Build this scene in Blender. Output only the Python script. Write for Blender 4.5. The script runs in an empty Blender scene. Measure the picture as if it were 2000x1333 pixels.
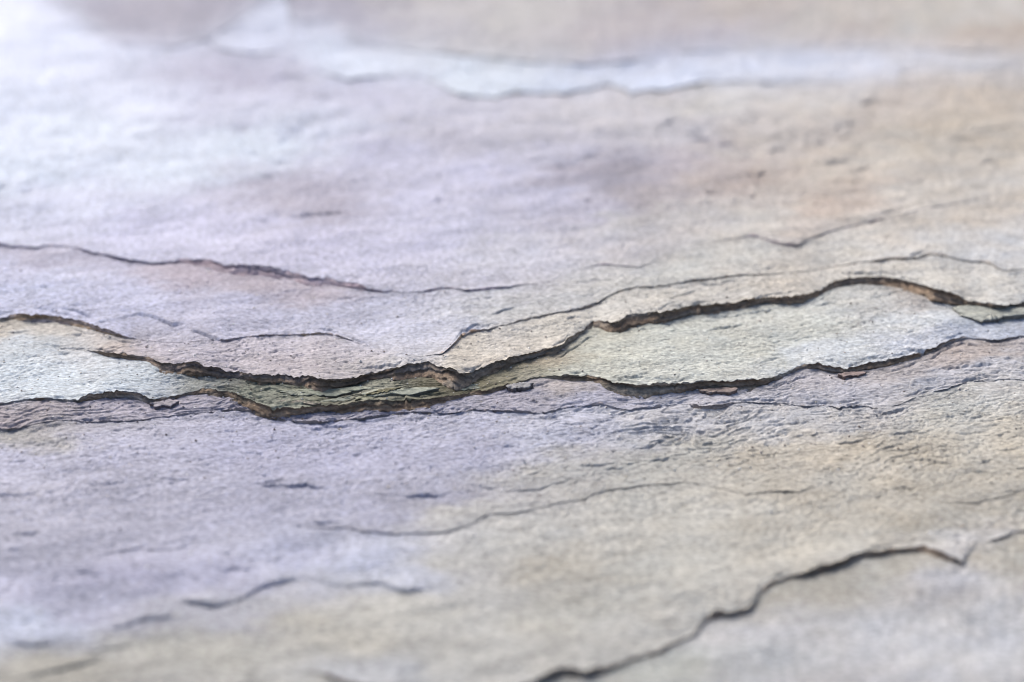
import bpy, math
import numpy as np

# ------------------------------------------------------------------ camera, sky, sun, exposure
SC = bpy.context.scene
COL = SC.collection
PITCH = math.radians(22.0)
LENS = 80.0
CAM_H = 0.176                       # metres above the stone
PW, PH = 2000.0, 1333.0             # photograph size, used only to turn traced points into directions
FPX = LENS / 36.0 * PW

cam = bpy.data.cameras.new('camera')
cam_ob = bpy.data.objects.new('camera', cam)
COL.objects.link(cam_ob)
cam_ob.location = (0, 0, CAM_H)
cam_ob.rotation_euler = (math.pi / 2 - PITCH, 0, 0)
cam.lens = LENS
cam.sensor_width = 36.0
cam.clip_start = 0.01
cam.clip_end = 100.0
cam.dof.use_dof = True
cam.dof.focus_distance = 0.446
cam.dof.aperture_fstop = 11.0
SC.camera = cam_ob
SC.cycles.filter_width = 1.1

SUN_EL, SUN_AZ = math.radians(38), math.radians(-28)     # azimuth from +Y, negative = to the left
world = bpy.data.worlds.new('World')
SC.world = world
world.use_nodes = True
wn = world.node_tree
wn.nodes.clear()
sky = wn.nodes.new('ShaderNodeTexSky')
sky.sky_type = 'NISHITA'
sky.sun_disc = False
sky.sun_elevation = SUN_EL
sky.sun_rotation = SUN_AZ
sky.air_density = 0.6
sky.dust_density = 4.0
bg = wn.nodes.new('ShaderNodeBackground')
bg.inputs['Strength'].default_value = 0.10
wo = wn.nodes.new('ShaderNodeOutputWorld')
wn.links.new(sky.outputs[0], bg.inputs['Color'])
wn.links.new(bg.outputs[0], wo.inputs['Surface'])

sun = bpy.data.lights.new('sun', 'SUN')
sun.energy = 1.5
sun.angle = math.radians(28)
sun.color = (1.0, 0.96, 0.9)
sun_ob = bpy.data.objects.new('sun', sun)
COL.objects.link(sun_ob)
from mathutils import Vector
sd = Vector((math.sin(SUN_AZ) * math.cos(SUN_EL), math.cos(SUN_AZ) * math.cos(SUN_EL), math.sin(SUN_EL)))
sun_ob.rotation_euler = (-sd).to_track_quat('-Z', 'Y').to_euler()
sun_ob.location = (-0.3, 0.8, 1.0)

SC.view_settings.view_transform = 'Standard'
SC.view_settings.look = 'None'
SC.view_settings.exposure = 0.94
SC.view_settings.gamma = 1.0
SC.view_settings.use_curve_mapping = False

# ------------------------------------------------------------------ noise
def _hash(ix, iy, seed):
    h = (ix.astype(np.int64) * 374761393 + iy.astype(np.int64) * 668265263 + seed * 974711) & 0x7fffffff
    h = ((h ^ (h >> 13)) * 1274126177) & 0x7fffffff
    return (h ^ (h >> 16)) & 0xffff

def gnoise(x, y, seed=0):
    """gradient noise, about -1..1"""
    x0 = np.floor(x); y0 = np.floor(y)
    fx = x - x0; fy = y - y0
    ux = fx * fx * fx * (fx * (fx * 6 - 15) + 10); uy = fy * fy * fy * (fy * (fy * 6 - 15) + 10)
    def g(ox, oy):
        a = _hash(x0 + ox, y0 + oy, seed) * (2 * math.pi / 65536.0)
        return np.cos(a) * (fx - ox) + np.sin(a) * (fy - oy)
    a = g(0, 0); b = g(1, 0); c = g(0, 1); d = g(1, 1)
    return 1.5 * ((a + (b - a) * ux) * (1 - uy) + (c + (d - c) * ux) * uy)

def fbm(x, y, seed=0, octv=4, gain=0.5):
    s = 0; amp = 1.0; tot = 0
    for o in range(octv):
        s = s + amp * gnoise(x * 2 ** o + 17.3 * o, y * 2 ** o - 9.1 * o, seed + o * 7)
        tot += amp; amp *= gain
    return s / tot * 1.5

def sstep(a, b, x):
    t = np.clip((x - a) / (b - a), 0, 1)
    return t * t * (3 - 2 * t)

def gsmooth(a, s):
    n = int(s * 3) + 1
    k = np.exp(-0.5 * (np.arange(-n, n + 1) / s) ** 2); k /= k.sum()
    return np.convolve(np.pad(a, n, mode='edge'), k, mode='valid')

# ------------------------------------------------------------------ directions <-> points on the stone
cp, sp = math.cos(PITCH), math.sin(PITCH)
def ray(px, py):
    a = (px - PW / 2) / FPX; b = (PH / 2 - py) / FPX
    return a, cp + b * sp, -sp + b * cp
def at(px, py, z):
    dx, dy, dz = ray(px, py)
    t = (z - CAM_H) / dz
    return t * dx, t * dy, t
def mm_per_px(py):                  # height (metres) that shows as one photograph pixel at this place
    dx, dy, dz = ray(PW / 2, py)
    t = -CAM_H / dz
    return t / FPX / cp

# ------------------------------------------------------------------ broken edges, traced (x, y, height of the break in px), nearest first
EDGES = dict(
 E1=[(0,1415,6),(350,1370,4),(560,1318,0),(610,1311,3),(640,1316,10),(700,1333,14),(800,1358,14),(950,1362,14),(1035,1333,16),(1077,1310,20),(1112,1303,20),(1140,1308,20),(1192,1299,18),(1252,1281,15),(1287,1267,14),(1332,1246,13),(1350,1234,12),(1368,1217,7),(1382,1200,5),(1394,1194,14),(1422,1194,14),(1466,1178,12),(1478,1172,4),(1486,1150,3),(1496,1140,11),(1517,1132,13),(1562,1119,15),(1597,1103,15),(1650,1092,17),(1692,1076,14),(1737,1073,13),(1783,1066,14),(1807,1064,14),(1825,1074,14),(1860,1088,13),(1879,1097,11),(1893,1084,0),(1912,1061,0),(1947,1047,9),(2000,1033,11)],
 E2=[(0,1115,1),(140,1100,1),(210,1077,4),(245,1073,5),(276,1063,5),(298,1073,4),(343,1072,3),(385,1054,3),(420,1038,3),(455,1047,3),(500,1047,2),(560,1021,1),(605,1028,3),(650,1031,4),(678,1028,5),(713,1037,6),(765,1041,7),(815,1041,7),(850,1040,6),(874,1035,6),(895,1031,5),(920,1023,2),(948,1003,5),(983,1001,6),(1021,999,5),(1070,986,5),(1140,974,4),(1157,960,4),(1210,951,4),(1262,946,5),(1332,942,2),(1380,948,2),(1430,960,3),(1457,967,5),(1500,958,6),(1545,958,7),(1559,961,4),(1600,945,1),(1640,932,0),(1741,958,3),(1807,977,4),(1850,980,3),(1902,981,4),(2000,960,1)],
 E3b=[(0,836,4),(40,832,4),(70,825,2),(140,817,3),(168,821,4),(252,817,5),(294,814,4),(350,806,3),(420,802,3),(445,796,4),(483,795,5),(508,801,6),(546,812,7),(578,819,7),(630,822,7),(665,820,6),(700,816,6),(738,810,5),(780,805,5),(846,805,4),(888,805,5),(916,798,5),(948,798,5),(983,802,6),(1063,802,5),(1105,792,4),(1140,791,3),(1175,785,3),(1196,791,4),(1224,797,5),(1263,793,4),(1315,788,2),(1345,786,3),(1366,794,5),(1401,793,5),(1433,786,3),(1496,788,4),(1524,786,4),(1552,788,3),(1570,793,5),(1615,788,3),(1636,795,6),(1668,791,4),(1685,785,2),(1710,797,4),(1755,789,3),(1808,764,2),(1839,760,4),(1867,752,3),(1895,742,5),(1930,744,5),(1965,737,4),(2000,743,5)],
 E3=[(0,788,6),(35,783,6),(70,778,6),(105,780,6),(151,780,8),(175,773,11),(210,766,13),(245,765,13),(273,768,13),(291,777,12),(315,776,6),(368,766,6),(399,757,9),(420,759,12),(452,765,15),(483,774,14),(504,784,14),(532,791,16),(578,792,16),(613,791,15),(650,789,16),(702,784,20),(731,778,22),(772,776,21),(801,781,18),(846,778,18),(874,770,15),(916,764,13),(948,761,12),(976,753,10),(1021,745,7),(1063,735,6),(1105,733,9),(1147,734,13),(1175,737,15),(1196,744,16),(1217,747,18),(1245,749,19),(1298,749,20),(1335,746,20),(1388,745,20),(1433,744,20),(1465,740,18),(1503,736,15),(1538,725,12),(1573,711,13),(1601,710,16),(1626,713,18),(1650,717,18),(1685,712,17),(1720,704,15),(1755,697,14),(1790,690,13),(1818,683,12),(1839,671,10),(1860,661,8),(1881,655,7),(1902,659,6),(1948,661,6),(2000,654,5)],
 E4=[(0,686,0),(110,682,0),(154,683,1),(180,686,5),(210,689,8),(252,692,9),(291,698,11),(315,709,15),(336,711,19),(385,711,21),(427,716,22),(441,724,20),(490,730,20),(539,735,19),(578,737,21),(602,733,22),(630,738,24),(650,741,24),(692,735,24),(731,725,24),(769,718,23),(808,709,22),(836,706,22),(853,712,23),(874,717,25),(895,726,23),(916,730,20),(941,719,21),(972,708,22),(1007,696,22),(1035,687,22),(1070,678,20),(1102,668,18),(1109,657,18),(1140,645,17),(1154,631,17),(1168,626,17),(1196,627,16),(1217,618,18),(1252,613,18),(1298,607,17),(1315,601,17),(1335,598,18),(1370,594,18),(1415,591,19),(1440,587,18),(1461,583,18),(1496,582,18),(1545,577,16),(1580,573,14),(1601,566,12),(1626,550,14),(1650,543,17),(1685,541,18),(1720,539,18),(1755,541,16),(1790,554,18),(1820,562,20),(1860,571,22),(1888,585,17),(1913,592,17),(1951,595,19),(2000,590,14)],
 E5=[(0,620,14),(28,614,14),(80,613,14),(150,621,15),(193,637,12),(230,649,8),(256,657,3),(300,666,0),(360,667,0),(405,662,1),(420,660,4),(445,660,5),(490,653,4),(546,651,4),(595,648,5),(641,648,5),(665,656,5),(690,665,4),(705,670,0),(760,688,0),(830,696,0),(864,690,3),(888,666,4),(902,649,5),(920,642,6),(955,642,8),(972,637,6),(1000,630,5),(1035,620,6),(1070,611,7),(1105,606,7),(1140,599,6),(1168,590,6),(1189,578,4),(1210,567,4),(1245,559,4),(1298,557,5),(1345,547,5),(1405,540,5),(1457,535,3),(1580,530,2),(1615,521,4),(1668,514,5),(1720,505,5),(1748,500,5),(1766,504,6),(1790,502,6),(1815,495,5),(1846,500,5),(1888,509,5),(1930,509,3),(1958,525,4),(2000,523,5)],
 E6=[(0,474,7),(21,478,7),(63,481,6),(105,478,6),(158,487,7),(245,504,8),(298,514,8),(340,513,11),(364,505,14),(403,508,16),(438,516,16),(483,520,17),(508,518,18),(546,526,18),(595,538,17),(648,541,16),(693,552,15),(720,563,9),(751,569,5),(769,567,3),(783,574,4),(825,570,3),(853,562,3),(881,560,2),(909,567,5),(955,560,6),(986,559,5),(1014,555,4),(1060,557,0),(1120,530,0),(1175,513,3),(1245,520,3),(1300,500,0),(1370,476,0),(1440,465,2),(1472,456,4),(1496,467,5),(1524,473,6),(1559,474,6),(1575,466,2),(1620,450,4),(1730,425,4),(1800,408,2),(1850,400,2),(2000,370,0)],
 E7=[(0,40,0),(250,92,0),(380,78,0),(410,82,6),(440,97,9),(480,105,10),(520,103,8),(562,97,3),(585,112,2),(610,128,3),(640,146,5),(680,156,8),(750,147,7),(810,144,7),(845,157,10),(880,176,12),(915,186,13),(965,188,13),(1000,177,11),(1050,179,12),(1125,177,12),(1190,164,10),(1215,171,12),(1240,180,13),(1300,174,12),(1380,159,9),(1500,160,4),(1600,160,4),(1748,152,4),(1766,136,3),(1850,135,3),(2000,145,3)],
 E8=[(0,-60,1),(150,30,1),(205,70,1),(240,85,1),(330,94,1),(400,77,1),(440,55,1),(500,15,1),(545,-22,1),(560,0,1),(568,40,1),(640,46,1),(700,82,1),(800,98,2),(900,106,2),(1000,116,2),(1150,126,2),(1230,118,2),(1350,100,2),(1500,91,1),(1750,91,1),(2000,106,1)],
)
ORDER = ['E1', 'E2', 'E3b', 'E3', 'E4', 'E5', 'E6', 'E7', 'E8']
BACK, FRONT = -430.0, 1760.0

# short cracks and lips inside a sheet: points (x, y, height px)
MINOR = [
 [(170,632,5),(200,629,8),(224,624,8),(277,612,9),(298,619,9),(333,633,9),(361,631,8),(378,645,9),(403,652,9),(420,660,8),(450,662,4)],
 [(45,606,0),(63,602,4),(123,602,5),(175,616,5),(200,624,0)],
 [(0,650,4),(40,646,4),(75,642,0)],
 [(122,655,0),(150,651,4),(196,649,3),(210,650,0)],
 [(405,652,0),(420,647,3),(432,646,0)],
 [(455,690,0),(480,688,2),(520,689,0)],
 [(1365,650,0),(1390,645,3),(1420,636,5),(1455,634,3),(1470,633,0)],
 [(1570,598,0),(1620,592,4),(1650,597,4),(1690,592,2),(1700,590,0)],
 [(1760,585,0),(1810,590,3),(1850,592,0)],
 [(1740,575,0),(1770,566,6),(1830,570,6),(1860,578,0)],
 [(1780,718,0),(1800,716,4),(1850,718,3),(1900,712,4),(1950,712,3),(2000,717,4)],
 [(1470,832,0),(1489,829,4),(1545,826,4),(1590,826,4),(1600,828,0)],
 [(1590,848,0),(1605,846,4),(1650,841,4),(1689,845,4),(1700,850,0)],
 [(1710,858,0),(1720,855,4),(1741,847,5),(1790,841,4),(1825,834,4),(1860,832,4),(1880,830,0)],
 [(1770,902,0),(1780,900,4),(1804,897,6),(1832,902,5),(1860,909,5),(1880,912,0)],
 [(1845,927,0),(1860,925,3),(1902,921,4),(1958,925,3),(1980,926,0)],
 [(1600,919,0),(1608,921,6),(1629,926,6),(1636,928,0)],
 [(1625,914,0),(1640,913,5),(1660,914,0)],
 [(720,970,0),(735,966,5),(748,963,7),(780,967,9),(825,970,9),(867,967,7),(880,964,0)],
 [(905,948,0),(925,948,4),(940,950,5),(983,958,6),(1035,955,5),(1070,948,6),(1109,939,4),(1125,936,0)],
 [(410,955,0),(427,953,4),(458,951,5),(480,942,5),(508,946,6),(546,950,7),(595,949,8),(640,954,9),(655,956,0)],
 [(180,948,0),(189,946,4),(238,946,3),(250,947,0)],
 [(0,969,4),(40,967,4),(80,962,5),(130,960,5),(145,960,0)],
 [(330,1170,0),(364,1177,9),(395,1183,11),(430,1183,11),(472,1170,9),(518,1146,9),(560,1133,7),(595,1130,4),(630,1137,5),(650,1142,10),(678,1146,11),(720,1142,9),(751,1144,9),(772,1155,11),(797,1158,11),(832,1155,9),(850,1150,0)],
 [(190,1232,0),(217,1228,7),(245,1223,8),(280,1209,8),(332,1205,7),(380,1212,0)],
 [(0,1250,4),(28,1257,9),(52,1263,11),(87,1261,10),(130,1255,0)],
 [(140,1285,0),(175,1272,7),(245,1261,6),(300,1262,0)],
 [(20,1333,4),(80,1318,10),(130,1308,10),(190,1290,6),(230,1285,0)],
 [(1010,1122,0),(1070,1108,4),(1098,1098,6),(1119,1084,0)],
 [(510,157,0),(530,154,6),(590,152,7),(640,151,0)],
 [(1745,560,0),(1765,561,5),(1800,566,0)],
 [(1350,872,0),(1370,868,4),(1400,866,4),(1425,868,0)],
 [(1110,905,0),(1130,908,3),(1220,905,4),(1290,897,4),(1350,893,3),(1400,890,0)],
 [(1170,918,0),(1200,914,3),(1240,912,0)],
 [(560,400,0),(590,388,7),(640,380,4),(670,372,0)],
 [(545,428,0),(580,423,7),(660,416,6),(700,408,0)],
 [(1410,345,0),(1440,343,7),(1470,342,7),(1500,345,0)],
 [(1360,362,0),(1385,372,7),(1410,376,0)],
 [(1425,390,0),(1445,394,6),(1455,395,0)],
 [(1400,218,0),(1440,235,7),(1475,240,6),(1500,238,0)],
 [(30,358,0),(60,354,6),(100,356,5),(150,350,0)],
 [(200,318,0),(220,318,6),(235,316,0)],
 [(430,300,0),(450,294,6),(475,300,0)],
 [(360,182,0),(380,188,7),(400,186,0)],
 [(480,205,0),(510,205,7),(545,200,0)],
 [(120,192,0),(160,200,7),(180,190,0)],
 [(1580,435,0),(1680,428,4),(1760,405,5),(1800,395,0)],
 [(1250,800,0),(1290,803,3),(1350,806,4),(1420,815,0)],
 [(0,810,0),(15,812,3),(60,806,0)],
 [(1850,690,0),(1880,686,3),(1930,690,0)],
]

# mineral colours seen on each sheet (x, y, r, g, b), 0-255; index = sheet, nearest first
TINT = [
 # 0 nearest, below E1
 [(700,1420,200,198,190),(1150,1330,196,196,188),(1300,1310,197,200,192),(1500,1230,205,205,206),(1700,1250,209,210,211),(1560,1150,190,184,170),(1750,1110,190,184,170),(1900,1250,209,210,211),(1950,1090,194,182,168),(1850,1130,204,204,207),(1650,1330,204,204,205),(1450,1300,198,200,200),(300,1450,190,185,178)],
 # 1 E1..E2
 [(50,1150,196,194,210),(60,1220,208,212,224),(250,1120,186,183,200),(150,1200,188,186,200),(400,1120,194,192,208),(600,1080,194,194,210),(720,1090,204,206,218),(800,1120,205,207,216),(450,1200,188,188,194),(300,1270,185,182,174),(120,1310,180,170,162),(450,1280,192,188,178),(600,1220,196,190,176),(680,1250,205,199,186),(760,1200,204,200,190),(800,1200,200,198,190),(700,1310,196,198,200),(900,1100,198,196,190),(1000,1060,200,200,194),(1100,1000,204,202,196),(1100,1200,198,195,184),(1300,1100,200,196,188),(1250,980,205,200,190),(1400,1000,207,200,187),(1600,990,206,192,175),(1550,1050,206,196,184),(1800,1020,202,190,174),(1950,1000,204,192,176),(1085,1105,198,188,172),(900,1280,202,202,196),(1200,1250,198,196,190),(1900,1050,214,214,214)],
 # 2 E2..E3b
 [(0,900,196,194,208),(100,980,190,188,200),(200,880,192,190,204),(300,960,186,184,196),(60,850,180,172,176),(500,880,192,190,206),(500,1000,188,186,200),(700,900,190,188,204),(700,1000,184,182,196),(850,960,184,182,194),(900,1000,192,188,186),(900,880,194,192,206),(1100,850,200,200,210),(1100,920,196,194,190),(1300,830,206,206,209),(1350,880,206,202,192),(1300,920,196,192,180),(1500,830,204,204,205),(1500,890,212,198,172),(1450,930,205,195,176),(1650,880,210,192,166),(1650,820,206,206,206),(1750,900,208,192,168),(1850,800,210,208,198),(1900,870,212,200,180),(1950,930,206,194,176),(1800,950,200,188,170),(1650,930,216,208,192),(1950,780,208,206,200)],
 # 3 E3b..E3
 [(50,810,176,166,172),(250,800,178,172,182),(400,790,176,170,180),(600,812,172,168,178),(850,795,178,174,186),(1000,775,176,172,182),(1100,755,188,178,174),(1150,775,184,182,194),(1300,775,192,190,197),(1400,775,196,194,198),(1600,745,190,186,190),(1600,770,192,191,197),(1750,725,190,183,182),(1800,745,192,192,197),(1900,690,194,180,172),(1950,720,196,196,200)],
 # 4 pocket E3..E4
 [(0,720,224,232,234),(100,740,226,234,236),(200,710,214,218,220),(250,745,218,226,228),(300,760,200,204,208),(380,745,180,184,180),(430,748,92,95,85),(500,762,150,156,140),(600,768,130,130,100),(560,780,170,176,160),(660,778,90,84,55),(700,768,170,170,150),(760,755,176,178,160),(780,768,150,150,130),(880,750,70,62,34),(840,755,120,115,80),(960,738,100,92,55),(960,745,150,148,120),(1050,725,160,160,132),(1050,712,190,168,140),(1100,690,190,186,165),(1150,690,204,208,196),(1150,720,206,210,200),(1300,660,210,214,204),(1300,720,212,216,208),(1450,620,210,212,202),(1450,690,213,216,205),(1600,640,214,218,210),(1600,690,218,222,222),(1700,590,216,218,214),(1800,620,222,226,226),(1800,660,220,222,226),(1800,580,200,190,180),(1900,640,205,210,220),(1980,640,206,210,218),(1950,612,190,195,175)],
 # 5 E4..E5
 [(0,645,196,182,160),(100,648,206,196,180),(60,668,214,222,226),(180,668,212,208,206),(250,675,200,182,168),(300,680,190,182,190),(400,690,190,184,194),(560,680,195,189,198),(560,710,192,184,190),(680,690,196,190,196),(700,715,196,190,188),(800,700,200,198,196),(880,695,214,204,186),(950,670,216,208,194),(1000,660,217,210,196),(1080,640,216,210,196),(1200,600,214,211,202),(1400,565,216,212,202),(1550,550,214,206,192),(1700,525,216,212,202),(1850,540,218,216,208),(1950,560,216,214,206)],
 # 6 E5..E6
 [(0,520,206,206,224),(100,560,208,210,228),(60,500,184,178,192),(250,580,204,204,222),(350,530,190,180,192),(500,550,190,181,191),(640,570,192,183,193),(450,600,198,196,212),(600,610,200,199,214),(750,600,202,202,216),(850,590,206,206,214),(800,660,206,206,216),(700,640,204,204,218),(950,590,208,209,212),(1000,600,206,208,206),(1150,550,211,211,208),(1300,530,210,212,206),(1450,500,213,213,206),(1550,505,213,207,196),(1650,480,212,211,204),(1750,460,212,205,194),(1850,470,218,218,216),(1950,490,219,220,220),(1900,420,212,202,188)],
 # 7 E6..E7
 [(0,200,224,230,242),(0,330,220,228,238),(50,100,228,233,246),(150,250,222,229,238),(150,400,214,216,230),(300,200,224,228,240),(330,330,218,225,234),(450,150,190,186,202),(400,200,208,208,222),(500,280,216,224,232),(600,250,210,214,226),(600,380,202,198,212),(450,430,208,205,222),(300,440,212,210,228),(580,385,180,174,186),(700,180,202,200,214),(750,300,208,206,222),(800,400,206,204,220),(750,480,210,207,222),(600,470,206,202,218),(900,230,204,202,212),(950,340,210,208,224),(1000,250,206,204,212),(900,450,208,206,220),(1000,490,211,210,218),(1100,300,202,200,212),(1100,380,214,212,228),(1150,230,204,202,206),(1200,350,160,156,166),(1230,370,162,157,167),(1270,375,172,166,174),(1180,335,168,164,174),(1130,335,188,182,194),(640,400,188,182,194),(880,270,194,191,202),(1150,420,198,194,208),(1200,430,206,206,206),(1300,250,206,204,208),(1300,330,198,192,200),(1350,410,204,202,200),(1400,200,210,208,204),(1430,360,186,170,162),(1380,350,188,176,172),(1520,335,204,190,178),(1300,370,196,188,188),(1650,370,208,194,180),(1500,280,208,200,192),(1500,420,214,212,206),(1600,200,212,206,198),(1600,330,216,206,192),(1600,400,210,190,174),(1750,190,208,196,184),(1750,300,210,203,190),(1850,250,204,193,176),(1900,200,212,198,180),(1950,280,208,198,182),(1950,350,214,208,198),(1800,370,212,206,196)],
 # 8 pale sheet E7..E8
 [(100,60,228,233,246),(450,90,212,217,231),(520,60,216,221,235),(540,20,216,222,236),(650,110,222,229,240),(800,130,222,230,238),(950,155,222,230,236),(1150,160,214,222,234),(1300,140,222,228,240),(1500,130,224,230,242),(1700,135,224,228,238),(1780,120,222,226,234),(1900,125,210,214,220),(2000,130,206,208,212)],
 # 9 farthest
 [(50,-60,228,233,246),(300,50,168,164,178),(350,40,168,164,178),(260,65,172,168,182),(400,20,170,166,180),(250,80,196,192,208),(620,30,170,166,180),(660,45,172,168,182),(700,70,194,191,202),(850,60,200,198,204),(850,10,206,204,206),(1000,100,202,200,202),(1000,30,204,203,202),(1200,60,198,192,196),(1250,110,194,190,202),(1400,60,196,190,198),(1450,20,206,196,188),(1600,40,212,206,198),(1650,70,204,190,180),(1800,40,216,212,202),(1900,80,208,190,172),(1980,60,206,190,174),(1950,20,218,214,206)],
]

# ------------------------------------------------------------------ columns and edges
UC = np.concatenate([np.linspace(-1500, -60, 56)[:-1], np.arange(-60, 2060.1, 2.0), np.linspace(2060, 3500, 56)[1:]])
NU = len(UC)
outside = np.clip(np.maximum(-UC, UC - PW) / 300.0, 0, 1)

def edge_curve(name, seed):
    p = np.array(EDGES[name], float)
    f = np.interp(UC, p[:, 0], p[:, 1]); t = np.interp(UC, p[:, 0], p[:, 2])
    jag = np.clip(t / 10.0, 0.15, 1.0)
    z = np.zeros_like(UC)
    f = f + jag * (3.0 * gnoise(UC / 34.0, z + 0.5, seed) + 1.8 * gnoise(UC / 14.0, z + 3.5, seed + 1) + 2.2 * gnoise(UC / 7.0, z + 7.5, seed + 4))
    t = t * dict(E4=0.8, E3=0.8, E1=0.72, E7=0.34, E6=0.55, E5=0.66, E2=0.4, E3b=0.85).get(name, 1.0) * np.clip(0.95 + 0.3 * gnoise(UC / 140.0, z + 9.5, seed + 9) + (0.4 + 0.75 * np.exp(-t / 5.0)) * gnoise(UC / 60.0, z + 1.5, seed + 2) + 0.14 * gnoise(UC / 22.0, z + 1.5, seed + 5), 0.05, 1.7)
    f = f + outside * (28 * gnoise(UC / 330.0, z + 2.5, seed + 3) + 6 * gnoise(UC / 70.0, z + 4.5, seed + 6))
    t = t + outside * 6 * np.abs(gnoise(UC / 210.0, z + 5.5, seed + 7))
    return f, np.maximum(t, 0)

FE, TE = [], []
for i, nme in enumerate(ORDER):
    f, t = edge_curve(nme, 100 + 13 * i)
    FE.append(f); TE.append(t)
for i in range(len(ORDER) - 2, -1, -1):          # keep the sheets in order
    FE[i] = np.maximum(FE[i], FE[i + 1] + TE[i + 1] + 3.0)

NS = len(ORDER) + 1
ROWS = [62, 150, 176, 72, 112, 74, 80, 150, 40, 50]

# ------------------------------------------------------------------ macro relief
def undulate(x, y):                                # x, y metres -> metres
    X, Y = x * 1000, y * 1000
    return 0.001 * (0.9 * gnoise(X / 70, Y / 60, 5) + 0.45 * gnoise(X / 28, Y / 34, 6) + 0.16 * gnoise(X / 11 + Y / 60, Y / 15, 7))

LIP = [0.0, 0.15, 0.1, 0.1, 0.15, 0.1, 0.1, 0.25, 0.45, 0.2]   # how far a sheet's front rim curls up, mm
LIPW = [60, 60, 50, 40, 50, 40, 50, 70, 38, 60]

zs_front = [np.zeros(NU)]
def macro(k, U_f, zf, zfs, py, f):
    d = np.maximum(f[:, None] - py, 0)
    zm = gsmooth(zf, 9 if k < 7 else 40)
    return zfs[:, None] + (zm - zfs)[:, None] * np.exp(-d / 70.0) + (zf - zm)[:, None] * np.exp(-d / 5.0) + LIP[k] * 0.001 * (np.exp(-d / LIPW[k]) - 1.0) * 1.0

strips = []
for k in range(NS):
    if k == 0:
        fr = np.full(NU, FRONT); zf = np.zeros(NU)
    else:
        fr = FE[k - 1]
        tpx = TE[k - 1]
        zf = z_back + tpx * mm_per_px(fr)
    zfs = gsmooth(zf, 120)
    bk = FE[k] + TE[k] if k < NS - 1 else np.full(NU, BACK)
    v = np.linspace(0, 1, ROWS[k])
    if k == 0:
        v = v ** 1.35
    if k == NS - 1:
        v = 1 - (1 - v) ** 1.7
    py = bk[:, None] + (fr - bk)[:, None] * v[None, :]
    Z = macro(k, UC, zf, zfs, py, fr)
    z_back = Z[:, 0].copy()
    strips.append(dict(py=py, Z=Z, zf=Z[:, -1], fr=fr))

# ------------------------------------------------------------------ fine relief (vertical, metres)
def terrace(X, Y, K, sx, sy, seed, edge=0.86):
    xr = X + 0.0 * Y; yr = Y - 0.32 * X
    q = K * (fbm(xr / sx, yr / sy, seed, 3, 0.5)) + yr / sy * K * 0.45
    fl = np.floor(q); r = q - fl
    return fl + sstep(edge, 1.0, r) - q

def region(px, py, cx, cy, rx, ry):
    return np.exp(-(((px - cx) / rx) ** 2 + ((py - cy) / ry) ** 2))

def fine(k, PX, PY, x, y):
    X, Y = x * 1000, y * 1000
    s = np.clip(0.35 + 0.5 * fbm(X / 26, Y / 20, 40 + k, 2), 0.05, 1)
    s2 = np.clip(0.4 + 0.9 * fbm(X / 17, Y / 13, 45 + k, 2), 0.0, 1.2)
    flaky = 0.5 + 1.5 * region(PX, PY, 1560, 835, 560, 60) + 1.2 * region(PX, PY, 250, 815, 400, 40) + 1.4 * region(PX, PY, 900, 800, 560, 30) \
        + 0.5 * region(PX, PY, 1900, 760, 220, 90) + 0.7 * region(PX, PY, 560, 700, 160, 45) + 0.6 * region(PX, PY, 1700, 300, 400, 200)
    if k == 4:
        flaky = flaky * 0.8 + 1.8 * region(PX, PY, 700, 775, 260, 30)
    z = flaky * (0.34 * s * terrace(X, Y, 3.0, 17.0, 9.0, 60 + 3 * k, 0.9) + 0.14 * s2 * terrace(X + 40, Y, 2.2, 15.0, 3.6, 61 + 3 * k, 0.84))
    rough = np.clip(0.75 + 0.9 * fbm(X / 22, (Y - 0.3 * X) / 13, 71, 3), 0.15, 1.9)
    z = z + 0.32 * fbm(X / 30, (Y - 0.3 * X) / 12, 73, 3, 0.5) + rough * (0.17 * fbm(X / 7.5, (Y - 0.25 * X) / 4.2, 70, 5, 0.62) + 0.10 * np.abs(gnoise(X / 3.2, (Y - 0.25 * X) / 1.9, 72))) + rough * (0.05 * gnoise(X / 1.5, Y / 1.0, 75) - 0.11 * np.abs(gnoise(X / 0.9, Y / 0.7, 76)))
    # slanted grain and open pits
    pa, pb = X * 0.6 + Y * 0.8, -X * 0.8 + Y * 0.6
    z = z - rough * 0.13 * np.abs(gnoise(pa / 2.4, pb / 0.75, 78 + k))
    pitty = np.clip(0.12 + 0.55 * fbm(X / 20, Y / 14, 90 + k, 2), 0.0, 1) + region(PX, PY, 570, 695, 150, 40) + 0.5 * region(PX, PY, 1650, 870, 220, 50) + 0.6 * region(PX, PY, 1430, 365, 90, 45) + 0.4 * region(PX, PY, 720, 880, 420, 40)
    pn = gnoise(X / 1.0, Y / 1.25, 80 + k) + 0.5 * gnoise(X / 3.1, Y / 3.4, 82)
    z = z - 0.42 * np.clip(pitty, 0, 1) * sstep(0.62, 0.86, pn)
    # broad shallow dimples that catch the light in the far part
    z = z + (0.16 * gnoise(X / 9, Y / 11, 95) + 0.2 * gnoise(X / 4, Y / 5, 97)) * sstep(600, 200, PY) + 0.10 * gnoise(X / 6, Y / 7, 96) * sstep(950, 1200, PY)
    return z * 0.001

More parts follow.
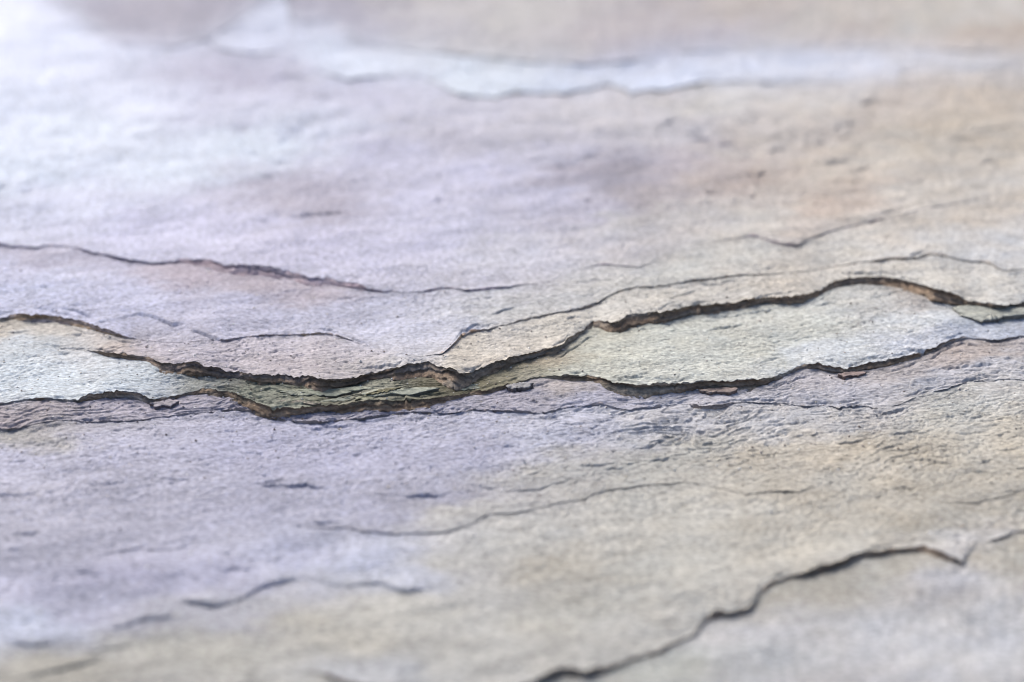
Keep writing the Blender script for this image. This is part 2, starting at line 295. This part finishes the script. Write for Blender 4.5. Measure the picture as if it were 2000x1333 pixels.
def extra_cracks():
    r = np.random.RandomState(11)
    out = []
    # (centre x, y, spread x, y, how many, length from-to, height from-to, slope)
    for cx, cy, rx, ry, n, l0, l1, t0, t1, sl in [
        (1560, 835, 470, 62, 85, 25, 120, 1.5, 4, -.12), (250, 822, 320, 40, 34, 25, 110, 1.5, 3.5, -.05), (900, 785, 420, 25, 34, 25, 100, 2, 4, -.08),
        (1900, 735, 130, 60, 22, 25, 90, 2, 4, -.1), (560, 690, 150, 32, 34, 8, 36, 1.5, 3.5, -.05), (250, 935, 420, 100, 34, 30, 120, 1.5, 3.5, -.06),
        (280, 310, 420, 130, 60, 18, 70, 3, 7, -.08), (1600, 290, 350, 120, 60, 20, 90, 3, 7, -.12), (900, 300, 350, 130, 34, 18, 70, 3, 6, -.05),
        (300, 1100, 420, 110, 16, 50, 150, 3, 6, -.15), (1450, 660, 330, 60, 34, 18, 80, 1.2, 3, -.14), (100, 735, 160, 34, 18, 20, 90, 1.2, 3, -.03),
        (1800, 950, 220, 70, 18, 30, 110, 2, 4, -.1), (900, 890, 420, 60, 40, 15, 70, 1.2, 3, -.06), (400, 590, 400, 40, 26, 15, 70, 1.5, 3, -.02), (1300, 570, 600, 40, 22, 20, 90, 1.5, 3.5, -.15)]:
        for i in range(n):
            x = cx + r.uniform(-1, 1) * rx; y = cy + r.normal(0, .5) * ry
            L = r.uniform(l0, l1) * r.uniform(.5, 1); t = r.uniform(t0, t1); m = sl + r.normal(0, .07)
            q = np.linspace(-.5, .5, 5)
            wob = np.cumsum(r.normal(0, 1.0, 5)) * L / 60.0
            out.append([(x + a * L, y + a * L * m + b, t * (0.4 + r.uniform(0, .9))) for a, b in zip(q, wob)])
    # splinters that run off the rims of the thick sheets
    for name, n in (('E4', 44), ('E3', 56), ('E3b', 40), ('E5', 14), ('E1', 8)):
        p = np.array(EDGES[name], float)
        for i in range(n):
            x = r.uniform(20, 1980); L = r.uniform(30, 130); front = r.uniform() < 0.45
            xs = x + np.linspace(0, L, 5) * r.choice([-1, 1])
            xs.sort()
            fy = np.interp(xs, p[:, 0], p[:, 1]); th = np.interp(xs, p[:, 0], p[:, 2])
            gap = np.linspace(r.uniform(2, 5), r.uniform(5, 15), 5)
            if r.uniform() < .5: gap = gap[::-1]
            ys = fy + th + gap if front else fy - gap
            t = r.uniform(2, 4.5)
            out.append([(a, b, t) for a, b in zip(xs, ys)])
    return out
NHAND = len(MINOR)
MINOR += extra_cracks()

def minor_cracks(PX, PY, f_lo, f_hi):
    up = np.zeros_like(PX); dn = np.zeros_like(PX)
    for n, c in enumerate(MINOR):
        p = np.array(c, float)
        x0, x1 = p[0, 0], p[-1, 0]
        i0, i1 = np.searchsorted(UC, x0), np.searchsorted(UC, x1)
        if i1 - i0 < 2:
            continue
        u = UC[i0:i1]
        f = np.interp(u, p[:, 0], p[:, 1]); t = np.interp(u, p[:, 0], p[:, 2])
        L = x1 - x0
        t = t * np.minimum(sstep(0, min(0.35 * L, 45), u - x0) if x0 > 5 else 1, sstep(0, min(0.35 * L, 45), x1 - u) if x1 < 1995 else 1)
        t = t * np.clip(0.85 + 0.9 * gnoise(u / 40.0, u * 0 + 0.5 + n, 303) + 0.45 * gnoise(u / 12.0, u * 0 + 0.5 + n, 304), 0.15, 2)
        fs = gsmooth(f, 8); ts = gsmooth(t, 8)
        f = f + 2.4 * gnoise(u / 21.0, u * 0 + 0.5 + n, 300) + 1.5 * gnoise(u / 8.0, u * 0 + 0.5 + n, 301)
        # only the sheet that holds the crack's middle
        py = PY[i0:i1]
        m = (i1 - i0) // 2
        if not (f_hi[i0 + m] - 6 <= f[m] <= f_lo[i0 + m] + 6):
            continue
        d = f[:, None] - py                        # >0 behind the crack
        sc = mm_per_px(f)[:, None] * t[:, None]
        ds = np.maximum(fs[:, None] - py, 0)
        lip = np.exp(-ds / (16 + 4.0 * ts[:, None])) * sstep(-0.6, 1.6, d)
        groove = np.exp(-((d + 1.2) / 1.5) ** 2)
        up[i0:i1] = np.maximum(up[i0:i1], (0.32 if n < NHAND else 0.36) * mm_per_px(fs)[:, None] * ts[:, None] * lip)
        dn[i0:i1] = np.maximum(dn[i0:i1], (0.7 if n < NHAND else 0.9) * sc * groove)
    z = up - dn
    return z

# ------------------------------------------------------------------ colour
def lin(c):
    c = np.asarray(c, float) / 255.0
    return np.where(c <= 0.04045, c / 12.92, ((c + 0.055) / 1.055) ** 2.4)

ALB = 0.70
def tint(k, PX, PY, X, Y):
    c = tint1(k, PX, PY, X, Y)
    if k > 0:                                       # where two sheets are not broken apart the colour runs on
        d = FE[k - 1][:, None] - PY
        w = 0.5 * np.exp(-np.maximum(d, 0) / 22.0) * (1 - sstep(1.0, 5.0, gsmooth(TE[k - 1], 8)))[:, None]
        c = c * (1 - w[..., None]) + tint1(k - 1, PX, PY, X, Y) * w[..., None]
    if k < NS - 1:
        d = PY - (FE[k] + TE[k])[:, None]
        w = 0.5 * np.exp(-np.maximum(d, 0) / 22.0) * (1 - sstep(1.0, 5.0, gsmooth(TE[k], 8)))[:, None]
        c = c * (1 - w[..., None]) + tint1(k + 1, PX, PY, X, Y) * w[..., None]
    return c

def tint1(k, PX, PY, X, Y):
    pts = np.array(TINT[k], float)
    cool = np.clip((pts[:, 4] - pts[:, 2]) / 12.0, 0, 1)
    pts[:, 2] -= 6 * cool; pts[:, 3] -= 2 * cool; pts[:, 4] += 5 * cool
    warmth = np.clip((pts[:, 2] - pts[:, 4]) / 12.0, 0, 1) * (pts[:, 2] > 150)
    if k < 3:
        pts[:, 3] = np.maximum(pts[:, 3], pts[:, 2] - 1.0 - 0.45 * np.maximum(pts[:, 2] - pts[:, 4] - 12, 0))
    mid = pts[:, 2:5].mean(1)
    pts[:, 2:5] += ((mid[:, None] + np.array([0, 1.5, 0])) - pts[:, 2:5]) * (0.4 if k < 3 else 0.2) * warmth[:, None]
    col = lin(pts[:, 2:5]) * ALB * {9: 0.9, 3: 1.08}.get(k, 1.0)
    wx = PX + 60 * fbm(X / 13, Y / 11, 200 + k, 5, 0.6)
    wy = PY + 24 * fbm(X / 13, Y / 9, 220 + k, 5, 0.6)
    num = np.zeros(PX.shape + (3,)); den = np.zeros(PX.shape)
    for (a, b), c in zip(pts[:, :2], col):
        sl_ = 0.16 * np.clip((a - 500) / 900.0, 0, 1)
        w = 1.0 / ((((wx - a) / 3.0) ** 2 + (wy - b + sl_ * (wx - a)) ** 2) + 350.0) ** 1.75
        num += w[..., None] * c; den += w
    c = num / den[..., None]
    mid_ = lin(np.array([203, 202, 204])) * ALB
    c = mid_ * (c / mid_) ** 1.22                    # blending flattens the stains: bring their range back
    lum_ = c.mean(-1, keepdims=True)
    c = lum_ + (c - lum_) * 0.86
    # mineral mottling
    v = 1 + 0.12 * fbm(X / 9, (Y - 0.25 * X) / 5, 240, 5, 0.6) - 0.10 * sstep(0.25, 0.8, fbm(X / 13, (Y - 0.3 * X) / 4.5, 243, 4, 0.6)) + 0.05 * gnoise(X / 1.3, Y / 1.1, 250) + 0.035 * gnoise(X / 0.55, Y / 0.55, 251)
    sp_ = _hash(np.round(X * 6), np.round(Y * 3.5), 5) / 65536.0          # single light and dark grains
    v = v * (1 + 0.16 * (sp_ - 0.5) - 0.28 * (sp_ < 0.012) + 0.18 * (sp_ > 0.985))
    c = c * v[..., None]
    warm = fbm(X / 9, Y / 8, 260, 3) * np.clip((PX - 300) / 1700, 0.1, 1)
    c = c * (1 + warm[..., None] * np.array([0.035, 0.0, -0.05]))
    return np.clip(c, 0.01, 0.92)

# ------------------------------------------------------------------ materials
def stone_material(name, grain, bumpk, rough, spec):
    m = bpy.data.materials.new(name)
    m.use_nodes = True
    nt = m.node_tree; nt.nodes.clear()
    N = lambda t: nt.nodes.new(t)
    out = N('ShaderNodeOutputMaterial'); b = N('ShaderNodeBsdfPrincipled')
    b.inputs['Roughness'].default_value = rough
    b.inputs['Specular IOR Level'].default_value = spec
    at_ = N('ShaderNodeAttribute'); at_.attribute_name = 'mineral'
    tc = N('ShaderNodeTexCoord')
    n1 = N('ShaderNodeTexNoise'); n1.inputs['Scale'].default_value = grain; n1.inputs['Detail'].default_value = 5; n1.inputs['Roughness'].default_value = 0.7
    n2 = N('ShaderNodeTexNoise'); n2.inputs['Scale'].default_value = grain * 0.8; n2.inputs['Detail'].default_value = 3
    mp = N('ShaderNodeMapping'); mp.inputs['Scale'].default_value = (0.62, 1.0, 1.0); mp.inputs['Rotation'].default_value = (0, 0, 0.2)
    nt.links.new(tc.outputs['Object'], mp.inputs['Vector'])
    for n in (n1, n2):
        nt.links.new(mp.outputs[0], n.inputs['Vector'])
    mr = N('ShaderNodeMapRange'); mr.inputs[1].default_value = 0.3; mr.inputs[2].default_value = 0.7
    mr.inputs[3].default_value = 0.62; mr.inputs[4].default_value = 1.32
    nt.links.new(n2.outputs['Fac'], mr.inputs[0])
    mul = N('ShaderNodeVectorMath'); mul.operation = 'SCALE'
    nt.links.new(at_.outputs['Color'], mul.inputs[0]); nt.links.new(mr.outputs[0], mul.inputs['Scale'])
    nt.links.new(mul.outputs[0], b.inputs['Base Color'])
    bp = N('ShaderNodeBump'); bp.inputs['Strength'].default_value = 1.0; bp.inputs['Distance'].default_value = bumpk
    n3 = N('ShaderNodeTexNoise'); n3.inputs['Scale'].default_value = 75.0; n3.inputs['Detail'].default_value = 4
    nt.links.new(mp.outputs[0], n3.inputs['Vector'])
    m3 = N('ShaderNodeMapRange'); m3.inputs[1].default_value = 0.38; m3.inputs[2].default_value = 0.66; m3.inputs[3].default_value = 0.25; m3.inputs[4].default_value = 1.15
    nt.links.new(n3.outputs['Fac'], m3.inputs[0])
    mm = N('ShaderNodeMath'); mm.operation = 'MULTIPLY'
    nt.links.new(n1.outputs['Fac'], mm.inputs[0]); nt.links.new(m3.outputs[0], mm.inputs[1])
    nt.links.new(mm.outputs[0], bp.inputs['Height'])
    nt.links.new(bp.outputs[0], b.inputs['Normal'])
    # mica: some grains are glossier than others
    rr = N('ShaderNodeMapRange'); rr.inputs[1].default_value = 0.35; rr.inputs[2].default_value = 0.75
    rr.inputs[3].default_value = rough + 0.12; rr.inputs[4].default_value = rough - 0.18
    nt.links.new(n1.outputs['Fac'], rr.inputs[0]); nt.links.new(rr.outputs[0], b.inputs['Roughness'])
    nt.links.new(b.outputs[0], out.inputs['Surface'])
    return m

MAT_TOP = stone_material('cleft_slate', 1900.0, 0.00034, 0.68, 0.26)
MAT_GRIT = stone_material('mineral_grit', 2500.0, 0.0001, 0.35, 0.6)
MAT_EDGE = stone_material('broken_slate', 1500.0, 0.0007, 0.8, 0.25)

# ------------------------------------------------------------------ mesh helper
def grid_mesh(name, P, C, mat, parent, flip=False):
    """P: (n, m, 3) grid of points, C: (n, m, 3) colours"""
    n, m = P.shape[:2]
    me = bpy.data.meshes.new(name)
    idx = np.arange(n * m).reshape(n, m)
    q = np.stack([idx[:-1, :-1], idx[:-1, 1:], idx[1:, 1:], idx[1:, :-1]], -1).reshape(-1, 4)
    if flip:
        q = q[:, ::-1]
    nf = len(q)
    me.vertices.add(n * m); me.vertices.foreach_set('co', P.reshape(-1).astype(np.float32))
    me.loops.add(nf * 4); me.loops.foreach_set('vertex_index', q.reshape(-1).astype(np.int32))
    me.polygons.add(nf)
    me.polygons.foreach_set('loop_start', np.arange(0, nf * 4, 4, dtype=np.int32))
    me.polygons.foreach_set('loop_total', np.full(nf, 4, np.int32))
    me.update(calc_edges=True)
    me.polygons.foreach_set('use_smooth', np.ones(nf, bool))
    a = me.attributes.new('mineral', 'FLOAT_COLOR', 'POINT')
    a.data.foreach_set('color', np.concatenate([C, np.ones(C.shape[:2] + (1,))], -1).reshape(-1).astype(np.float32))
    me.materials.append(mat)
    o = bpy.data.objects.new(name, me)
    COL.objects.link(o)
    o.parent = parent
    return o

# ------------------------------------------------------------------ the slab
slab = bpy.data.objects.new('flaking_slate', None)
COL.objects.link(slab)
slab.empty_display_size = 0.05
slab['label'] = 'pale grey, lavender and tan slate slab with flaking layers and dark broken edges'
slab['category'] = 'slate'

RISER = lin(np.array([[150, 118, 96], [118, 94, 80], [172, 146, 122], [104, 90, 84]])) 
PXg = UC[:, None]
fronts, sheets = [], []
for k, s in enumerate(strips):
    py, Z = s['py'], s['Z']
    px = np.broadcast_to(PXg, py.shape)
    x0, y0, _ = at(px, py, Z)
    und = undulate(x0, y0)
    x, y, _ = at(px, py, Z + und)
    f_hi = FE[k] if k < NS - 1 else np.full(NU, BACK)
    z = Z + und + fine(k, px, py, x, y) + minor_cracks(px, py, s['fr'], f_hi)
    C = tint(k, px, py, x * 1000, y * 1000)
    P = np.stack([x, y, z], -1)
    # carry the sheet on under the one behind it
    ext = []
    for e in (0.006, 0.003):
        r = P[:, 0].copy(); r[:, 1] += e; r[:, 2] -= 0.0006
        ext.append(r)
    Pf = np.concatenate([np.stack(ext, 1), P], 1)
    Cf = np.concatenate([np.repeat(C[:, :1], 2, 1), C], 1)
    o = grid_mesh('slate_sheet', Pf, Cf, MAT_TOP, slab)
    sheets.append(o)
    s['P'] = P; s['C'] = C

NR = 19
BROWN = [(164, 140, 116), (126, 106, 88), (186, 166, 142), (108, 95, 82)]
TAUPE = [(176, 160, 150), (150, 138, 132), (190, 178, 168), (130, 120, 118)]
MAUVE = [(196, 176, 182), (184, 164, 170), (202, 186, 190), (172, 154, 160)]
TAN = [(190, 162, 130), (164, 134, 106), (204, 182, 152), (142, 120, 102)]
GREY = [(196, 196, 188), (182, 180, 172), (204, 204, 198), (170, 168, 162)]
# colours of the broken face, how far it leans out at its foot, how far it is undercut
STYLE = dict(E1=(BROWN, .8, .12), E2=(TAUPE, 1.4, .0), E3b=(TAUPE, .5, .3), E3=(BROWN, .8, .22), E4=(BROWN, 1.0, .25), E5=(TAN, 1.0, .1), E6=(MAUVE, 3.2, .0), E7=(GREY, 2.4, .0), E8=(GREY, 1.5, 0))
for k in range(1, NS):
    tones, lean, cut = STYLE[ORDER[k - 1]]
    R4 = lin(np.array(tones))
    up, lo = strips[k], strips[k - 1]
    top = up['P'][:, -1]; ctop = up['C'][:, -1]
    zb = lo['P'][:, 0, 2]
    drop = np.maximum(top[:, 2] - zb, 0.00005)
    dsm = gsmooth(drop, 6); ysm = gsmooth(top[:, 1], 7)
    ysm = np.where(np.abs(ysm - top[:, 1]) < 0.0015, ysm, top[:, 1])
    w = np.clip(drop / 0.0010, 0.0, 1.0)                       # how much of a break there is
    P = np.zeros((NU, NR, 3)); C = np.zeros((NU, NR, 3))
    X = top[:, 0] * 1000
    loc_cut = cut * np.clip(0.8 + 1.0 * gnoise(X / 11.0, X * 0 + .5, 450 + k), 0, 1.8)
    loc_lean = lean * np.clip(0.9 + 1.5 * gnoise(X / 17.0, X * 0 + .5, 451 + k), 0.05, 2.6)
    for j, sv in enumerate(np.linspace(0, 1, NR)):
        depth = drop * sv + 0.0006 * sv ** 4
        hz = depth * 1000
        bed = hz / 0.42 + 0.05 * X + 0.5 * gnoise(X / 9.0, X * 0 + .5, 405 + k)      # beds run along the sheet
        ledge = gnoise(X / 16.0, np.floor(bed) + 0.5, 400 + k) * (1 - sstep(0.7, 1, bed - np.floor(bed))) + gnoise(X / 16.0, np.floor(bed) + 1.5, 400 + k) * sstep(0.7, 1, bed - np.floor(bed))
        crumb = fbm(X / 2.0, hz / 0.8, 410 + k, 4, 0.65)
        grow = min(sv * 4, 1)
        st = sv * 3.4 + 0.7 * gnoise(X / 13.0, X * 0 + .5, 460 + k)
        stair = np.clip((np.floor(st) + sstep(0.62, 1.0, st - np.floor(st))) / 3.4, -0.2, 1.1)
        off = dsm * w * (-loc_cut * math.sin(math.pi * min(sv / 0.62, 1)) + loc_lean * (0.35 * max(sv - 0.3, 0) / 0.7 + 0.75 * grow * stair * sv) + grow * (0.34 * ledge + 0.40 * crumb))
        P[:, j, 0] = top[:, 0]
        g = min(sv * 3, 1)
        P[:, j, 1] = top[:, 1] * (1 - g) + ysm * g - off
        P[:, j, 2] = top[:, 2] - depth
        mixn = np.clip(0.5 + 0.9 * fbm(X / 12.0, bed * 0.9, 430 + k, 3), 0, 1)[:, None]
        mix2 = np.clip(0.5 + 0.9 * gnoise(X / 2.5, hz / 0.5, 440 + k), 0, 1)[:, None]
        base = (R4[0] * (1 - mixn) + R4[1] * mixn) * (1 - 0.6 * mix2) + (R4[2] * (1 - mixn) + R4[3] * mixn) * 0.6 * mix2
        dust = np.clip(0.25 + 1.1 * fbm(X / 17.0, bed * 0.35, 470 + k, 3), 0, 0.8)[:, None]     # pale dust and fresh breaks
        base = base * (1 - 0.75 * dust) + ctop * 0.62 * 0.75 * dust
        wf = np.clip(w * 1.6, 0, 1)[:, None] * (1.0 if j > 1 else 0.5 * j)
        C[:, j] = ctop * (1 - wf) + base * wf
    e = grid_mesh('broken_edge', P, C, MAT_EDGE, sheets[k])

# ------------------------------------------------------------------ loose flakes and chips lying on the sheets
def surf_z(k, px, py):
    s = strips[k]
    i = int(np.clip(np.searchsorted(UC, px), 0, NU - 1))
    j = int(np.argmin(np.abs(s['py'][i] - py)))
    return s['P'][i, j]

def flake(name, k, outline, thick, tilt, seed, col, parent):
    """thin broken plate: outline in photograph points, laid on sheet k"""
    o = np.array(outline, float)
    pts = []
    n = len(o)
    for i in range(n):                       # subdivide and roughen the outline
        a, b = o[i], o[(i + 1) % n]
        for tt in np.linspace(0, 1, 7)[:-1]:
            pts.append(a + (b - a) * tt)
    pts = np.array(pts); m = len(pts)
    cen = o.mean(0)
    zc = surf_z(k, cen[0], cen[1])[2]
    w = np.array([at(p[0], p[1], zc) for p in pts])[:, :2]
    rng = np.random.RandomState(seed)
    w += rng.normal(0, 0.00014, w.shape)
    c = w.mean(0)
    rings, cols = [], []
    def ring(scale, z, jit):
        q = c + (w - c) * scale + rng.normal(0, jit, w.shape)
        zz = z + tilt[0] * (q[:, 0] - c[0]) + tilt[1] * (q[:, 1] - c[1]) + rng.normal(0, jit * 0.5, m)
        return np.column_stack([q, zz])
    base = zc
    spec = [(0.96, -0.0004, 0), (0.92, thick * 0.25, 6e-5), (0.97, thick * 0.55, 6e-5), (0.95, thick * 0.75, 6e-5), (1.0, thick, 0), (0.93, thick + 0.00004, 3e-5), (0.7, thick + 0.00006, 4e-5), (0.4, thick + 0.00003, 4e-5), (0.0, thick + 0.00005, 0)]
    for sc_, dz, jt in spec:
        r = ring(sc_, base + dz, jt)
        rings.append(np.vstack([r, r[:1]]))
    P = np.stack(rings, 1)
    C = np.zeros(P.shape)
    topc = lin(np.array(col)) * ALB
    for j in range(P.shape[1]):
        C[:, j] = (0.4 * RISER[1] + 0.45 * topc) if j < 4 else topc
    ob = grid_mesh(name, P, C, MAT_EDGE if thick < 0 else MAT_TOP, parent)
    me = ob.data                               # close the middle
    return ob

flake('flake', 4, [(1856,606),(1872,616),(1878,622),(1896,626),(1914,633),(1928,630),(1948,629),(1958,624),(1992,622),(2030,619),(2030,611),(1985,608),(1950,606),(1913,605),(1885,603)], 0.0007, (0.02, 0.04), 5, (190, 193, 182), slab)
flake('flake', 4, [(545,768),(575,779),(610,775),(655,778),(690,768),(735,762),(700,759),(655,764),(610,763)], 0.0004, (0.0, 0.02), 9, (168, 174, 156), slab)
flake('flake', 4, [(705,773),(728,779),(765,773),(800,775),(862,762),(815,761),(770,765),(735,764)], 0.0004, (0.0, 0.02), 10, (170, 176, 160), slab)
flake('flake', 3, [(985,758),(1000,764),(1010,761),(1030,763),(1043,754),(1018,752),(1002,754)], 0.0005, (0.02, 0.03), 7, (168, 168, 170), slab)
flake('flake', 3, [(293,792),(303,799),(318,796),(334,798),(352,788),(330,786),(315,789)], 0.0005, (0.02, 0.05), 8, (172, 166, 174), slab)
flake('flake', 3, [(1362,766),(1384,773),(1402,769),(1425,772),(1446,764),(1420,762),(1392,764)], 0.0005, (0.0, 0.03), 12, (170, 154, 146), slab)
flake('flake', 3, [(1636,735),(1648,740),(1662,737),(1676,738),(1694,731),(1676,730),(1655,731)], 0.0004, (0.0, 0.03), 13, (178, 158, 152), slab)
rng = np.random.RandomState(3)
for i in range(7):                              # slivers split off inside the pocket between the two thick edges
    cx = rng.uniform(430, 1010)
    u = int(np.searchsorted(UC, cx))
    y0_, y1_ = FE[4][u] + TE[4][u], FE[3][u]
    cy = y0_ + (y1_ - y0_) * rng.uniform(0.1, 0.95)
    L = rng.uniform(50, 130); hgt = rng.uniform(3.5, 7)
    m_ = (FE[4][min(u + 20, NU - 1)] - FE[4][max(u - 20, 0)]) / 80.0 * 0.8
    xs = np.linspace(-1, 1, 6)
    lowr = [(cx + a * L / 2, cy + a * L / 2 * m_ + hgt * (1 - a * a) * rng.uniform(.4, 1.2)) for a in xs]
    uppr = [(cx + a * L / 2, cy + a * L / 2 * m_ - hgt * (1 - a * a) * rng.uniform(.3, .9)) for a in xs[-2:0:-1]]
    tone = [(160, 166, 150), (140, 142, 118), (128, 124, 92), (172, 178, 164), (150, 144, 132)][rng.randint(5)]
    flake('sliver', 4, lowr + uppr, rng.uniform(.0001, .0003), (rng.normal(0, .015), rng.normal(0.02, .02)), 20 + i, tone, slab)

# grit: grains and mica scales too many to count, lying on the stone
def grit():
    r = np.random.RandomState(77)
    V, F, Cc = [], [], []
    octa = np.array([(1, 0, 0), (0, 1, 0), (-1, 0, 0), (0, -1, 0), (0, 0, .8), (0, 0, -.8)], float)
    of = [(0, 1, 4), (1, 2, 4), (2, 3, 4), (3, 0, 4), (1, 0, 5), (2, 1, 5), (3, 2, 5), (0, 3, 5)]
    def put(k, px, py, size, col):
        s_ = strips[k]
        i = int(np.searchsorted(UC, px))
        if i < 1 or i >= NU - 1: return
        row = s_['py'][i]
        if py < row[0] + 1 or py > row[-1] - 1.5: return
        jj = int(np.argmin(np.abs(row - py)))
        c = s_['P'][i, jj]
        a = r.uniform(0, 6.28)
        o = octa * size * r.uniform(.6, 1.4, (6, 3))
        rot = np.column_stack([o[:, 0] * math.cos(a) - o[:, 1] * math.sin(a), o[:, 0] * math.sin(a) + o[:, 1] * math.cos(a), o[:, 2] * .7])
        b = len(V) * 6
        V.append(rot + c + np.array([0, 0, size * .25])); F.extend([tuple(b + q for q in f) for f in of]); Cc.append(np.repeat(lin(np.array(col))[None], 6, 0))
    pal = [(226, 226, 222), (200, 190, 170), (120, 104, 92), (92, 80, 74), (170, 160, 156)]
    for n in range(2600):
        k = r.choice([1, 2, 3, 4, 5, 6, 7], p=[.1, .24, .14, .16, .14, .12, .1])
        px = r.uniform(-100, 2100)
        u = min(int(np.searchsorted(UC, px)), NU - 1)
        y_a, y_b = strips[k]['py'][u, 0], strips[k]['py'][u, -1]
        f = r.beta(0.7, 1.1)                      # more of it at the foot of the broken edge behind
        put(k, px, y_a + (y_b - y_a) * f, abs(r.normal(0, .00010)) + .00009, pal[r.choice(5, p=[.34, .22, .2, .12, .12])])
    V2 = np.vstack(V); C2 = np.vstack(Cc)
    me = bpy.data.meshes.new('grit')
    me.from_pydata(V2.tolist(), [], F)
    a_ = me.attributes.new('mineral', 'FLOAT_COLOR', 'POINT')
    a_.data.foreach_set('color', np.concatenate([C2, np.ones((len(C2), 1))], 1).reshape(-1).astype(np.float32))
    me.materials.append(MAT_GRIT)
    o = bpy.data.objects.new('grit', me); COL.objects.link(o); o.parent = slab
    o['kind'] = 'stuff'
grit()

# ------------------------------------------------------------------ body of the slab beneath the sheets
def body():
    a = strips[0]['P']; b = strips[-1]['P']
    n = 60
    ii = np.linspace(0, NU - 1, n).astype(int)
    ring = [a[i, -1] for i in ii] + [s['P'][-1, -1] for s in strips[1:]] + [b[i, 0] for i in ii[::-1]] + [s['P'][0, -1] for s in strips[:0:-1]]
    ring = np.array(ring)
    ring = np.vstack([ring, ring[:1]])
    c = ring[:, :2].mean(0)
    rows = []
    rs = np.random.RandomState(8)
    for j, (sc_, z) in enumerate([(1.0, None), (1.003, -0.004), (0.998, -0.010), (1.004, -0.018), (0.999, -0.028), (0.985, -0.032), (0.5, -0.032), (0.01, -0.032)]):
        p = ring.copy()
        jit = rs.normal(0, 0.0015 if 0 < j < 5 else 0, (len(ring), 2)); jit[-1] = jit[0]
        p[:, :2] = c + (ring[:, :2] - c) * sc_ + jit
        if z is not None:
            p[:, 2] = z
        else:
            p[:, 2] -= 0.0002
        rows.append(p)
    P = np.stack(rows, 1)
    C = np.zeros(P.shape) + lin(np.array([128, 116, 110]))
    grid_mesh('slab_body', P, C, MAT_EDGE, slab)
body()
